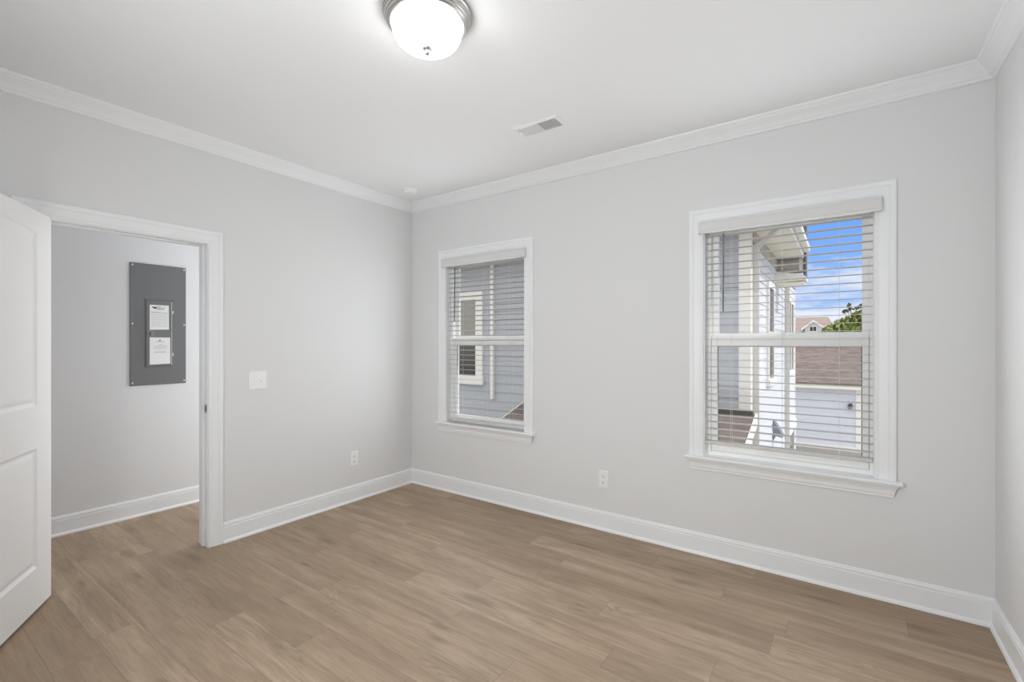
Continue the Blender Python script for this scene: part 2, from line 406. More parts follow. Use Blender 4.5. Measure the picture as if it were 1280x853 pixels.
for z in (.24, 1.03, 1.83):
    bm = new(); tube(bm, (-.006, -DT-.005, z-.045), (-.006, -DT-.005, z+.045), .006, 12); box(bm, -.0015, 0, -DT, -.004, z-.045, z+.045); obj('hinge', bm, M['nickel'], door)
for sg, y in ((1, 0), (-1, -DT)):
    bm = new(); lathe(bm, [(.033, y), (.033, y+sg*.006), (.012, y+sg*.010), (.011, y+sg*.030), (.024, y+sg*.040), (.028, y+sg*.052), (.022, y+sg*.064), (.006, y+sg*.068)], (DW-.06, 0, .95), 24, 'y')
    obj('door_knob', bm, M['nickel'], door, smooth=True)

# ------------------------------------------------------------------ windows
def make_window(i, a0, a1, label):
    root = empty(f'window_{i}', ((a0+a1)/2, 0, WZ0)); tag(root, label, 'window', kind='structure')
    ox = (a0+a1)/2
    def P(name, bm, m, parent=root, **k):
        if parent is root: bmesh.ops.translate(bm, verts=bm.verts, vec=(-ox, 0, -WZ0))
        return obj(name, bm, m, parent, **k)
    def PS(name, bm, m, parent, **k):   # a sub-part: same offset, parent already at the root's origin
        bmesh.ops.translate(bm, verts=bm.verts, vec=(-ox, 0, -WZ0)); return obj(name, bm, m, parent, **k)
    bm = new(); frame3(bm, a0, a1, .645, WZ1-.002, cas, lambda a, z, t: (a, -t, z)); P('casing', bm, M['trim'])
    # stool with rounded nose and horns
    bm = new(); n0, n1 = a0-.108, a1+.112
    pr = [(-.044, .626), (-.047, .631), (-.047, .638), (-.044, .6435), (-.038, .645), (0, .645), (0, .623), (-.040, .623)]
    prism(bm, [(n0, y, z) for y, z in pr], (n1-n0, 0, 0)); box(bm, a0+.001, a1-.001, 0, .062, .623, .645); P('stool', bm, M['trim'])
    # apron: crown-like profile with mitred returns
    bm = new(); ap = [(0, .552), (.010, .552), (.0125, .556), (.0125, .565), (.017, .572), (.019, .590), (.025, .606), (.033, .616), (.034, .623), (0, .623)]
    A = [bm.verts.new((a0-.066-d*.9, -d, z)) for d, z in ap]; B = [bm.verts.new((a1+.066+d*.9, -d, z)) for d, z in ap]
    for k in range(len(ap)): j = (k+1) % len(ap); bm.faces.new((A[k], A[j], B[j], B[k]))
    bm.faces.new(A); bm.faces.new(B); P('apron', bm, M['trim'])
    P('jamb', boxes((a0, a0+.006, 0, .062, .645, WZ1), (a1-.006, a1, 0, .062, .645, WZ1), (a0+.006, a1-.006, 0, .062, WZ1-.006, WZ1)), M['trim'])
    # vinyl frame
    f0, f1, z0, z1 = a0+.001, a1-.001, .635, WZ1-.001
    fw = .030
    P('vinyl_frame', boxes((f0, f0+fw, .062, .150, z0, z1), (f1-fw+.008, f1, .062, .150, z0, z1), (f0+fw, f1-fw+.008, .062, .150, z1-.034, z1), (f0+fw, f1-fw+.008, .062, .150, z0, z0+.035),
                           (f0+fw, f0+fw+.006, .092, .097, z0+.035, z1-.034), (f1-fw+.002, f1-fw+.008, .092, .097, z0+.035, z1-.034)), M['vinyl'], bevel=.002)
    s0, s1 = f0+fw+.002, f1-fw+.006
    # lower sash (room side)
    st = .038; lz0, lz1 = z0+.036, 1.423
    lo = P('lower_sash', boxes((s0, s0+st, .066, .092, lz0, lz1), (s1-st+.008, s1, .066, .092, lz0, lz1), (s0+st, s1-st+.008, .066, .092, lz0, .712), (s0+st, s1-st+.008, .066, .092, 1.357, lz1),
                               (s0+.05, s1-.05, .058, .066, .684, .692)), M['vinyl'], bevel=.002)
    PS('pane', boxes((s0+st, s1-st+.008, .077, .081, .712, 1.357)), M['glass'], lo)
    PS('gasket', boxes((s0+st, s0+st+.004, .0755, .0765, .712, 1.357), (s1-st+.004, s1-st+.008, .0755, .0765, .712, 1.357), (s0+st, s1-st+.008, .0755, .0765, 1.352, 1.357)), M['slot'], lo)
    bm = boxes((ox-.03, ox+.03, .068, .090, lz1, lz1+.008)); lathe(bm, [(.012, lz1+.008), (.012, lz1+.016), (.004, lz1+.018)], (ox, .079, 0), 16); PS('sash_lock', bm, M['vinyl'], lo)
    # upper sash (outer track)
    uz0, uz1 = 1.385, z1-.036
    up = P('upper_sash', boxes((s0, s0+st, .100, .126, uz0, uz1), (s1-st+.008, s1, .100, .126, uz0, uz1), (s0+st, s1-st+.008, .100, .126, uz0, 1.440), (s0+st, s1-st+.008, .100, .126, 2.094, uz1)), M['vinyl'], bevel=.002)
    PS('pane', boxes((s0+st, s1-st+.008, .111, .115, 1.440, 2.094)), M['glass'], up)
    return root
make_window(1, *WX[0], 'smaller-looking window near the room corner, second from the right wall')
make_window(2, *WX[1], 'larger-looking window nearest the right wall, showing blue sky')

for k, (a, b) in enumerate(REARX):
    w_ = make_window(3+k, a, b, 'added bare double-hung window behind the camera, for fill light')
    w_.location = ((a+b)/2, -L, WZ0); w_.rotation_euler = (0, 0, R(180))

def make_blind(a0, a1, tilt, rail_z, label):
    ox = (a0+a1)/2
    root = empty('window_blind', (ox, -.02, 2.155)); tag(root, label, 'window blind', 'faux-wood blinds in the two windows')
    def P(name, bm, m, **k):
        bmesh.ops.translate(bm, verts=bm.verts, vec=(-ox, .02, -2.155)); return obj(name, bm, m, root, **k)
    # valance: moulded front board with two returns
    v0, v1 = a0-.024, a1+.026
    bm = new()
    pr = [(-.036, 2.080), (-.043, 2.080), (-.046, 2.085), (-.046, 2.093), (-.043, 2.098), (-.043, 2.140), (-.046, 2.145), (-.048, 2.154), (-.036, 2.156)]
    prism(bm, [(v0, y, z) for y, z in pr], (v1-v0, 0, 0))
    box(bm, v0, v0+.008, -.036, -.0187, 2.080, 2.156); box(bm, v1-.008, v1, -.036, -.0187, 2.080, 2.156)
    P('valance', bm, M['valance'])
    b0, b1 = a0+.010, a1-.010
    P('headrail', boxes((b0, b1, .004, .056, 2.098, 2.146)), M['slat'])
    yc = .030; z = 2.068; bm = new(); pitch = .0445; zs = []
    while z > rail_z+.040: zs.append(z); z -= pitch
    for z in zs:
        top, bot = [], []
        for k in range(5):
            u = (k/4-.5)*.048; cz = .0009*(1-(2*u/.048)**2)
            y = yc+u*math.cos(tilt)-cz*math.sin(tilt)*-1; zz = z-u*math.sin(tilt)+cz
            top.append((y, zz+.0010)); bot.append((y, zz-.0010))
        pr = top+bot[::-1]
        prism(bm, [(b0, y, q) for y, q in pr], (b1-b0, 0, 0))
    P('slats', bm, M['slat'])
    P('bottom_rail', boxes((b0, b1, yc-.026, yc+.026, rail_z, rail_z+.022)), M['slat'], bevel=.004)
    w = a1-a0
    for x in (a0+.160, ox, a1-.160):
        bm = new()
        for y in (yc-.027, yc+.027): tube(bm, (x, y, rail_z+.02), (x, y, 2.10), .0009, 5)
        for z in zs: tube(bm, (x, yc-.027, z-.0025), (x, yc+.027, z-.0025+(0)), .0005, 4)
        P('ladder_cord', bm, M['cord'])
    bm = new(); tube(bm, (a0+.123, -.016, 2.068), (a0+.121, -.019, 1.580), .0052, 6); tube(bm, (a0+.123, -.016, 2.068), (a0+.124, .01, 2.105), .0015, 6)
    lathe(bm, [(.0045, 1.588), (.0058, 1.583), (.0058, 1.577), (.003, 1.574)], (a0+.121, -.019, 0), 10)
    P('tilt_wand', bm, M['wand'])
    return root
make_blind(*WX[0], R(7), .664, 'white horizontal blind with wide tilted slats in the window nearer the room corner')
make_blind(*WX[1], R(-.5), .722, 'white horizontal blind with flat open slats in the large right-hand window')

# ------------------------------------------------------------------ ceiling light
LX, LY = 2.078, -1.822
lamp = empty('ceiling_light', (LX, LY, H)); tag(lamp, 'lit frosted glass dome ceiling light with brushed nickel ring', 'ceiling light')
bm = new(); lathe(bm, [(.172, -.0005), (.180, -.004), (.181, -.012), (.176, -.016), (.175, -.022), (.172, -.026), (.170, -.034), (.166, -.037), (.165, -.044), (.158, -.050), (.150, -.052), (.146, -.048), (.146, -.030), (.05, -.02)], n=96)
obj('rim', bm, M['nickel'], lamp, smooth=False)
bm = new(); pr = [(.1445, -.046)]
for i in range(0, 17):
    a = i/16*R(90); pr.append((.1445*math.cos(a)**.47 if i < 16 else .008, -.052-.088*math.sin(a)))
lathe(bm, pr, n=96); obj('glass_shade', bm, M['lamp'], lamp, smooth=True)
bm = new(); lathe(bm, [(.008, -.138), (.019, -.140), (.021, -.144), (.019, -.149), (.011, -.153), (.009, -.157), (.011, -.162), (.009, -.169), (.002, -.172)], n=32); obj('finial', bm, M['nickel'], lamp, smooth=True)

# ------------------------------------------------------------------ ceiling vent
vx0, vx1, vy0, vy1 = 1.768, 2.086, -.778, -.618
vent = empty('ceiling_vent', ((vx0+vx1)/2, (vy0+vy1)/2, H)); tag(vent, 'white rectangular air register in the ceiling, half of it open and dark', 'vent')
cx, cy_ = (vx0+vx1)/2, (vy0+vy1)/2; hx, hy = (vx1-vx0)/2, (vy1-vy0)/2
bm = new(); fi = .024
for s in (0,):
    o4 = [(-hx, -hy), (hx, -hy), (hx, hy), (-hx, hy)]; i4 = [(-hx+fi, -hy+fi), (hx-fi, -hy+fi), (hx-fi, hy-fi), (-hx+fi, hy-fi)]
    lv = [[bm.verts.new((x, y, z)) for x, y in q] for q, z in ((o4, -.0002), (o4, -.003), (i4, -.009), (i4, -.0002))]
    for a, b in zip(lv, lv[1:]+lv[:1]):
        for i in range(4): j = (i+1) % 4; bm.faces.new((a[i], a[j], b[j], b[i]))
box(bm, -.006, .006, -hy+fi, hy-fi, -.008, -.001)
obj('frame', bm, M['vent'], vent)
obj('duct_opening', boxes((.006, hx-fi, -hy+fi, hy-fi, -.0012, -.0004)), M['duct'], vent)
obj('damper', boxes((-hx+fi, -.006, -hy+fi, hy-fi, -.0022, -.0006)), M['vent'], vent)
bm = new(); k = -hx+fi+.010
while k < -.010:
    prism(bm, [(k, -hy+fi, -.0062), (k+.0096, -hy+fi, -.0080), (k+.0096, -hy+fi, -.0090), (k, -hy+fi, -.0072)], (0, 2*(hy-fi), 0)); k += .0105
obj('closed_louvers', bm, M['vent'], vent)
bm = new(); k = .011
while k < hx-fi-.004:
    box(bm, k, k+.0010, -hy+fi, hy-fi, -.0085, -.0045); k += .0125
y = -hy+fi+.010
while y < hy-fi-.004:
    box(bm, .006, hx-fi, y, y+.0009, -.0070, -.0040); y += .0125
obj('open_grille', bm, M['vent'], vent)
bm = new(); box(bm, -hx+.012, -hx+.030, -.004, .004, -.020, -.006); obj('damper_lever', bm, M['vent'], vent, bevel=.001)

# ------------------------------------------------------------------ smoke detector
sm = empty('smoke_detector', (.345, -.345, H)); tag(sm, 'round white smoke detector on the ceiling by the far corner', 'smoke detector')
bm = new(); lathe(bm, [(.066, -.0002), (.068, -.004), (.068, -.009), (.062, -.011)], n=48); obj('mounting_base', bm, M['plate'], sm)
bm = new(); lathe(bm, [(.060, -.011), (.060, -.020), (.057, -.022), (.057, -.026), (.058, -.028), (.055, -.036), (.046, -.041), (.02, -.043), (.004, -.043)], n=48); obj('cover', bm, M['plate'], sm)
bm = new(); lathe(bm, [(.009, -.042), (.009, -.0445), (.003, -.045)], (.02, 0, 0), 20); obj('test_button', bm, M['vent'], sm)

# ------------------------------------------------------------------ switch and outlets (local: x across, -y out of the wall, z up)
def plate_mesh(w, h, t=.006):
    bm = new(); e = .004
    lv = [[bm.verts.new((x, y, z)) for x, z in ((-a, -b), (a, -b), (a, b), (-a, b))] for a, b, y in ((w/2, h/2, 0), (w/2, h/2, -t*.45), (w/2-e, h/2-e, -t))]
    for a, b in zip(lv, lv[1:]):
        for i in range(4): j = (i+1) % 4; bm.faces.new((a[i], a[j], b[j], b[i]))
    bm.faces.new(lv[0]); bm.faces.new(lv[-1]); return bm
def screw(bm, x, z, y=-.006, r=.003): lathe(bm, [(r, y+.0005), (r, y-.0008), (r*.4, y-.0012)], (x, 0, z), 12, 'y')
def make_outlet(loc, rz, label):
    r = empty('wall_outlet', loc, rz); tag(r, label, 'outlet', 'white wall outlets near the floor')
    p = obj('cover_plate', plate_mesh(.079, .127), M['plate'], r)
    bm = new(); screw(bm, 0, 0); obj('screw', bm, M['plate'], p)
    for z in (.0225, -.0225):
        bm = new(); pts = []
        for i in range(24):
            a = 2*math.pi*i/24; pts.append((.0185*max(-.93, min(.93, 1.08*math.cos(a))), -.0055, z+.0165*max(-.85, min(.85, 1.0*math.sin(a)))))
        prism(bm, pts, (0, -.0030, 0)); q = obj('receptacle', bm, M['plate'], r)
        obj('socket_slots', boxes((-.0078, -.0054, -.0089, -.0084, z-.002, z+.008), (.0050, .0074, -.0089, -.0084, z-.001, z+.0075), (-.003, .003, -.0089, -.0084, z-.0115, z-.0055)), M['slot'], q)
    return r
make_outlet((0, -.673, .366), R(90), 'white outlet on the doorway wall, low by the far corner')
make_outlet((2.044, 0, .372), 0, 'white outlet on the window wall, low between the two windows')
sw = empty('light_switch', (0, -1.495, 1.104), R(90)); tag(sw, 'white double toggle light switch beside the doorway', 'light switch')
p = obj('cover_plate', plate_mesh(.126, .131), M['plate'], sw)
for x in (-.023, .023):
    for z in (-.030, .030): bm = new(); screw(bm, x, z); obj('screw', bm, M['plate'], p)
for x in (-.023, .023):
    q = obj('toggle_collar', boxes((x-.0055, x+.0055, -.0068, -.0055, -.012, .012)), M['vent'], sw)
    bm = new(); prism(bm, [(x-.0045, -.006, -.009), (x-.0045, -.006, .006), (x-.0045, -.017, -.007), (x-.0045, -.016, -.013)], (.009, 0, 0)); obj('toggle', bm, M['plate'], sw)

# ------------------------------------------------------------------ breaker panel in the hall
PY, PZ = -1.7555, 1.526
pn = empty('breaker_panel', (HX, PY, PZ), R(90)); tag(pn, 'grey metal electrical breaker panel on the hall wall, seen through the doorway', 'electrical panel')
# local: x to the right (= +y world), -y out of the wall
cov = obj('cover', boxes((-.1915, .1915, -.010, 0, -.489, .489)), M['panel'], pn, bevel=.003)
for x in (-.176, .178):
    for z in (-.466, .004, .470):
        bm = new(); lathe(bm, [(.0068, -.0098), (.0065, -.0125), (.003, -.0135)], (x, 0, z), 14, 'y'); obj('screw', bm, M['hinge'], pn)
dx0, dx1, dz0, dz1 = -.0965, .0985, -.346, .205
dr = obj('panel_door', boxes((dx0+.008, dx1-.010, -.0165, -.010, dz0+.008, dz1-.008)), M['panel'], pn, bevel=.0025)
bm = boxes((dx0, dx0+.006, -.0125, -.010, dz0, dz1), (dx1-.006, dx1, -.0145, -.010, dz0, dz1), (dx0, dx1, -.0125, -.010, dz1-.006, dz1), (dx0, dx1, -.0125, -.010, dz0, dz0+.006)); obj('door_rim', bm, M['panel'], pn)
lat = obj('latch', boxes((dx0+.014, dx0+.062, -.020, -.0165, -.100, -.048)), M['latch'], pn, bevel=.002)
obj('latch_recess', boxes((dx0+.022, dx0+.040, -.0208, -.0198, -.088, -.060)), M['slot'], lat)
for z in (.105, -.245):
    bm = new(); tube(bm, (dx1-.004, -.0165, z-.012), (dx1-.004, -.0165, z+.012), .0045, 10); obj('hinge', bm, M['hinge'], pn)
bm = boxes((dx1-.014, dx1-.010, -.0175, -.0145, dz0+.010, dz1-.010)); e_ = obj('door_edge_strip', bm, M['hinge'], pn)

def sheet(x0, x1, z0, z1, skew, lines, logo, label):
    cx, cz = (x0+x1)/2, (z0+z1)/2
    r = empty('paper_notice', (HX+.0170, PY+cx, PZ+cz), R(90)); tag(r, label, 'paper notice', 'printed notices taped to the breaker panel door')
    hx, hz = (x1-x0)/2, (z1-z0)/2
    bm = new(); prism(bm, [(-hx, 0, -hz-skew), (hx, 0, -hz), (hx-skew*.4, 0, hz), (-hx, 0, hz)], (0, -.0006, 0)); obj('sheet', bm, M['paper'], r)
    bm = new()
    for a, b, z, h in lines: box(bm, -hx+a*2*hx, -hx+b*2*hx, -.0009, -.0006, -hz+z*2*hz-h/2, -hz+z*2*hz+h/2)
    obj('printed_lines', bm, M['ink'], r)
    bm = new(); logo(bm, hx, hz); obj('printed_mark', bm, M['inkd'], r)
def logo1(bm, hx, hz):
    # dark pointed, swooping mark at the top left
    pts = [(-.060, .0), (-.040, .004), (-.022, -.002), (-.012, .004), (-.002, -.004), (-.008, -.016), (-.024, -.022), (-.038, -.016), (-.046, -.009)]
    prism(bm, [(x*.62-.016, -.0006, hz-.016+z*.75) for x, z in pts], (0, -.0004, 0))
def logo2(bm, hx, hz): lathe(bm, [(.006, -.0006), (.006, -.0010)], (-.002, 0, hz-.024), 12, 'y')
l1 = [(.36, .58, .925, .010), (.62, .66, .925, .010), (.74, .80, .925, .008), (.34, .78, .865, .006), (.34, .74, .825, .006), (.06, .62, .70, .006), (.66, .94, .69, .004)]
l1 += [(.08, .94, .62-.07*i, .0028) for i in range(8)]
l2 = [(.30, .74, .84, .004), (.44, .66, .73, .004), (.22, .84, .67, .0028), (.20, .86, .63, .0028), (.24, .82, .57, .0028), (.24, .80, .45, .005)]
sheet(-.066, .066, -.038, .160, .004, l1, logo1, 'upper white paper on the breaker panel door, dark mark at its top left')
sheet(-.066, .076, -.320, -.104, .004, l2, logo2, 'lower white paper on the breaker panel door, below the latch')

# ------------------------------------------------------------------ outside: ground
GZ = -2.62
g = struct('ground', boxes((-60, 60, 1.0, 120, GZ-.2, GZ)), M['lawn'], 'pale ground outside between the houses', 'ground')

# ------------------------------------------------------------------ outside: the neighbouring house
def laps(bm, p0, dirv, length, nrm, z0, z1, step=.157, holes=()):
    """courses of lap siding on a vertical wall: real overlapping boards; holes = (s0, s1, z0, z1)"""
    p0, dirv, nrm = Vector(p0), Vector(dirv), Vector(nrm)
    z = z0
    while z < z1-.001:
        zt = min(z+step, z1); segs = [(0, length)]
        for h0, h1, hz0, hz1 in holes:
            if zt > hz0+.01 and z < hz1-.01:
                ns = []
                for a, b in segs:
                    if h1 <= a or h0 >= b: ns.append((a, b)); continue
                    if h0 > a: ns.append((a, h0))
                    if h1 < b: ns.append((h1, b))
                segs = ns
        for a, b in segs:
            A = p0+dirv*a; B = p0+dirv*b
            q = [(.0, z), (.016, z), (.004, zt), (0, zt)]
            va = [bm.verts.new(A+nrm*d+Vector((0, 0, k))) for d, k in q]; vb = [bm.verts.new(B+nrm*d+Vector((0, 0, k))) for d, k in q]
            for i in range(4): j = (i+1) % 4; bm.faces.new((va[i], va[j], vb[j], vb[i]))
            bm.faces.new(va); bm.faces.new(vb)
        z = zt
NX, NY, NYF = 2.521, 3.30, 9.90
EZ = 2.83
nh = empty('neighboring_house', (NX, NY, GZ)); tag(nh, 'two-storey house with blue-grey front siding and pale sunlit side wall outside both windows', 'house')
def N(name, bm, m, parent=None, **k):
    bmesh.ops.translate(bm, verts=bm.verts, vec=(-NX, -NY, -GZ)); return obj(name, bm, m, parent or nh, **k)
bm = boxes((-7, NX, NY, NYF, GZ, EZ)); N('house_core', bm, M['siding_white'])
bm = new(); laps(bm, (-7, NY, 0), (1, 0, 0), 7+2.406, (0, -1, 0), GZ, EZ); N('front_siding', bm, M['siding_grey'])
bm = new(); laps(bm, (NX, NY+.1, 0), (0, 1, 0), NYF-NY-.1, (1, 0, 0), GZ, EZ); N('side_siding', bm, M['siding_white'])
bm = boxes((2.406, NX+.02, NY-.022, NY, GZ, EZ), (NX, NX+.022, NY, NY+.115, GZ, EZ)); N('corner_board', bm, M['xtrim'])
bm = boxes((NX, NX+.022, NYF-.11, NYF+.02, GZ, EZ)); N('corner_board', bm, M['xtrim'])
# downspouts
for y, z1 in ((NY+.13, EZ), (7.55, EZ)):
    bm = boxes((NX+.018, NX+.092, y, y+.075, GZ, z1-.25)); prism(bm, [(NX+.018, y, z1-.25), (NX+.092, y, z1-.25), (NX+.33, y, z1-.02), (NX+.26, y, z1-.02)], (0, .075, 0)); N('downspout', bm, M['spout'])
# roof: eave boxes with soffit, fascia, gutter, hipped shingle roof
OV = .40; EY = 6.08
bm = boxes((-7, NX+OV, NY-OV, NY, EZ, EZ+.02), (NX, NX+OV, NY, EY, EZ, EZ+.02)); N('soffit', bm, M['soffit'])
bm = boxes((-7, NX+OV, NY-OV-.02, NY-OV, EZ-.02, EZ+.18), (NX+OV, NX+OV+.02, NY-OV-.02, EY, EZ-.02, EZ+.18)); N('fascia', bm, M['xtrim'])
bm = boxes((NX, NX+.03, NY+.115, NYF, EZ-.17, EZ)); N('shaded_frieze_board', bm, M['taupe'])  # eave shade put into the frieze's dark taupe colour
N('gutter', boxes((NX+OV+.02, NX+OV+.11, NY-OV-.02, EY, EZ+.07, EZ+.17)), M['xtrim'], bevel=.02)
bm = new()
q = [(-7, NY-OV, EZ+.18), (NX+OV, NY-OV, EZ+.18), (NX+OV, EY, EZ+.18), (NX, EY, EZ+.18), (NX, NYF, EZ+.18), (-7, NYF, EZ+.18)]
vq = [bm.verts.new(p) for p in q]; vt = [bm.verts.new(p) for p in ((-7, 6.6, EZ+1.6), (NX-2.6, 6.6, EZ+1.6))]
bm.faces.new((vq[0], vq[1], vt[1], vt[0])); bm.faces.new((vq[1], vq[2], vq[3], vt[1])); bm.faces.new((vq[3], vq[4], vt[1])); bm.faces.new((vq[4], vq[5], vt[0], vt[1])); bm.faces.new((vq[5], vq[0], vt[0])); bm.faces.new(vq)
N('roof', bm, M['shingle'])
# front window (seen through the corner window)
def xwindow(name, bmf, place, a0, a1, z0, z1, tw, sign, glassm, mull=False, upper=None):
    """place(a, d, z): a along the wall, d out of the wall"""
    def bx(bm, a, b, d0, d1, c, d): 
        P8 = [bm.verts.new(place(x, y, z)) for x in (a, b) for y in (d0, d1) for z in (c, d)]
        for f in ((0, 1, 3, 2), (4, 6, 7, 5), (0, 4, 5, 1), (2, 3, 7, 6), (0, 2, 6, 4), (1, 5, 7, 3)): bm.faces.new([P8[i] for i in f])
    bm = new()
    bx(bm, a0-tw, a0, 0, .045, z0-tw, z1+tw); bx(bm, a1, a1+tw, 0, .045, z0-tw, z1+tw); bx(bm, a0, a1, 0, .045, z1, z1+tw); bx(bm, a0-tw-.02, a1+tw+.02, 0, .065, z0-tw, z0)
    zm = (z0+z1)/2; bx(bm, a0, a1, 0, .030, zm-.03, zm+.03)
    if mull: am = (a0+a1)/2; bx(bm, am-.05, am+.05, 0, .045, z0, z1)
    f = N(name, bm, M['xtrim'])
    bm = new(); bx(bm, a0, a1, .016, .020, z0, zm-.03); N('pane', bm, glassm, f)
    bm = new(); bx(bm, a0, a1, .016, .020, zm+.03, z1); N('pane', bm, upper or glassm, f)
xwindow('house_window', None, lambda a, d, z: (a, NY-d, z), -2.72, -1.905, .79, 2.16, .155, 1, M['darkglass'], upper=M['oliveglass'])
xwindow('house_window', None, lambda a, d, z: (NX+d, a, z), 4.92, 5.48, .82, 2.24, .10, 1, M['darkglass'])
xwindow('house_window', None, lambda a, d, z: (NX+d, a, z), 8.02, 9.16, .80, 2.24, .10, 1, M['darkglass'], mull=True)
# white downspout strip on the front wall
N('downspout', boxes((-1.548, -1.490, NY-.070, NY-.012, .40, EZ)), M['xtrim'])
# doorway low on the side wall with white head trim
N('side_doorway', boxes((NX+.005, NX+.020, 8.15, 9.30, GZ, -.52)), M['darkglass'])
N('doorway_trim', boxes((NX, NX+.06, 7.95, 9.80, -.58, -.42), (NX, NX+.05, 9.3, 9.62, GZ, -.58)), M['xtrim'])
# dryer vent hood: wedge growing outward towards the bottom
bm = new(); prism(bm, [(NX+.004, 5.55, .10), (NX+.03, 5.55, .10), (NX+.17, 5.55, -.15), (NX+.15, 5.55, -.17), (NX+.06, 5.55, -.15), (NX+.004, 5.55, -.26)], (0, .20, 0)); N('vent_hood', bm, M['ventgrey'])
# porch roof below
def pz(y): return .49-.32*(NY-y)
px0, px1, pe = -.74, 2.592, 1.85
bm = new(); prism(bm, [(px0, NY, pz(NY)), (px0, pe, pz(pe)), (px0, pe, pz(pe)-.05), (px0, NY, pz(NY)-.05)], (px1-px0, 0, 0)); N('porch_roof', bm, M['shingle'])
for x, u in ((px0-.025, -.004), (px1, .008)):
    bm = new(); prism(bm, [(x, NY, pz(NY)+u), (x, pe-.03, pz(pe-.03)+u), (x, pe-.03, pz(pe-.03)-.13), (x, NY, pz(NY)-.13)], (.025, 0, 0))
    N('porch_rake_board', bm, M['xtrim'])
N('roof_flashing', boxes((px0, px1-.02, NY-.06, NY-.017, pz(NY)-.03, pz(NY)+.045)), M['gutter'])
N('porch_ceiling', boxes((px0, px1, pe+.05, NY, -.14, -.10)), M['soffit'])
N('porch_beam', boxes((px0+.1, px1-.1, pe+.08, pe+.28, -.40, -.14)), M['xtrim'])
for x in (px0+.12, px1-.32): N('porch_post', boxes((x, x+.2, pe+.08, pe+.28, GZ, -.40)), M['xtrim'])
# upper bump-out that steps out past the side wall behind the eave
BY, BX = 6.12, 2.955
N('bump_out', boxes((NX, BX-.03, BY+.03, BY+.38, 2.62, 4.2)), M['taupe'])
bm = new(); laps(bm, (NX, BY+.03, 0), (1, 0, 0), BX-NX-.05, (0, -1, 0), 2.66, 4.2, .2); N('bump_out_siding', bm, M['taupe'])
N('bump_out_corner', boxes((BX-.085, BX-.025, BY, BY+.04, 2.62, 4.2)), M['xtrim'])
N('bump_out_gutter', boxes((BX-.022, BX+.012, BY-.03, BY+.38, 2.52, 4.2)), M['gutter'])
for x, z in ((BX-.27, 3.20), (BX-.29, 3.36)): N('bump_out_vent', boxes((x, x+.13, BY-.004, BY+.02, z, z+.04)), M['gutter'])
bm = new(); prism(bm, [(NX, BY-.06, 2.62), (BX-.03, BY-.06, 2.54), (BX+.02, BY-.06, 2.50), (BX+.02, BY-.06, 2.44), (NX, BY-.06, 2.42)], (0, .44, 0)); N('eave_return', bm, M['xtrim'])
N('eave_return_soffit', boxes((NX+.01, BX-.01, BY-.05, BY+.36, 2.385, 2.42)), M['soffit'])

# ------------------------------------------------------------------ outside: garage
GY, GR = 17.2, 4.0
ga = empty('garage', (GR, GY, GZ)); tag(ga, 'low white-sided building with brown shingle roof behind the right window', 'garage')
def Gp(name, bm, m, **k):
    bmesh.ops.translate(bm, verts=bm.verts, vec=(-GR, -GY, -GZ)); return obj(name, bm, m, ga, **k)
Gp('wall_core', boxes((-4, GR-.01, GY+.02, GY+6, GZ, -.2)), M['siding_gar'])
bm = new(); laps(bm, (-4, GY+.02, 0), (1, 0, 0), GR+4-.155, (0, -1, 0), -2.30, -.2, .17); Gp('siding', bm, M['siding_gar'])
Gp('corner_board', boxes((GR-.155, GR, GY-.02, GY+.12, GZ, -.2)), M['xtrim'])
Gp('base_trim', boxes((-4, GR-.155, GY-.02, GY+.02, -2.46, -2.30)), M['xtrim'])
Gp('foundation', boxes((-4, GR, GY-.03, GY+.02, GZ, -2.46)), M['concrete'])
Gp('fascia', boxes((-4.2, GR+.25, GY-.30, GY-.26, -.25, -.06)), M['soffit'])
Gp('soffit', boxes((-4.2, GR+.25, GY-.26, GY+.02, -.25, -.22)), M['soffit'])
bm = new(); prism(bm, [(-4.2, GY-.34, -.055), (-4.2, GY+3.0, 1.56), (-4.2, GY+6.3, -.055), (-4.2, GY+6.3, -.10), (-4.2, GY-.34, -.10)], (GR+4.45, 0, 0)); Gp('roof', bm, M['shingle'])
wl = empty('wall_lantern', (3.686, GY, -.86)); tag(wl, 'small dark lantern mounted on the white garage wall', 'lantern')
bm = new(); box(bm, -.05, .05, -.03, .0, -.08, .10); box(bm, -.015, .015, -.12, -.03, .07, .10); obj('bracket', bm, M['darkmetal'], wl)
bm = new(); lathe(bm, [(.02, .07), (.10, .03), (.085, .02), (.07, .015)], (0, -.12, 0), 16); obj('cap', bm, M['darkmetal'], wl)
bm = new(); lathe(bm, [(.065, .015), (.055, -.11), (.02, -.13)], (0, -.12, 0), 16); obj('lantern_glass', bm, M['oliveglass'], wl)
mb = empty('meter_box', (4.03, GY+.10, -1.5)); tag(mb, 'tan utility box on the right corner of the garage', 'utility box')
obj('cabinet', boxes((-.02, .07, -.13, .12, -.33, .30)), M['taupe'], mb, bevel=.01); obj('conduit', boxes((.0, .04, -.10, -.06, -.90, -.33)), M['taupe'], mb)

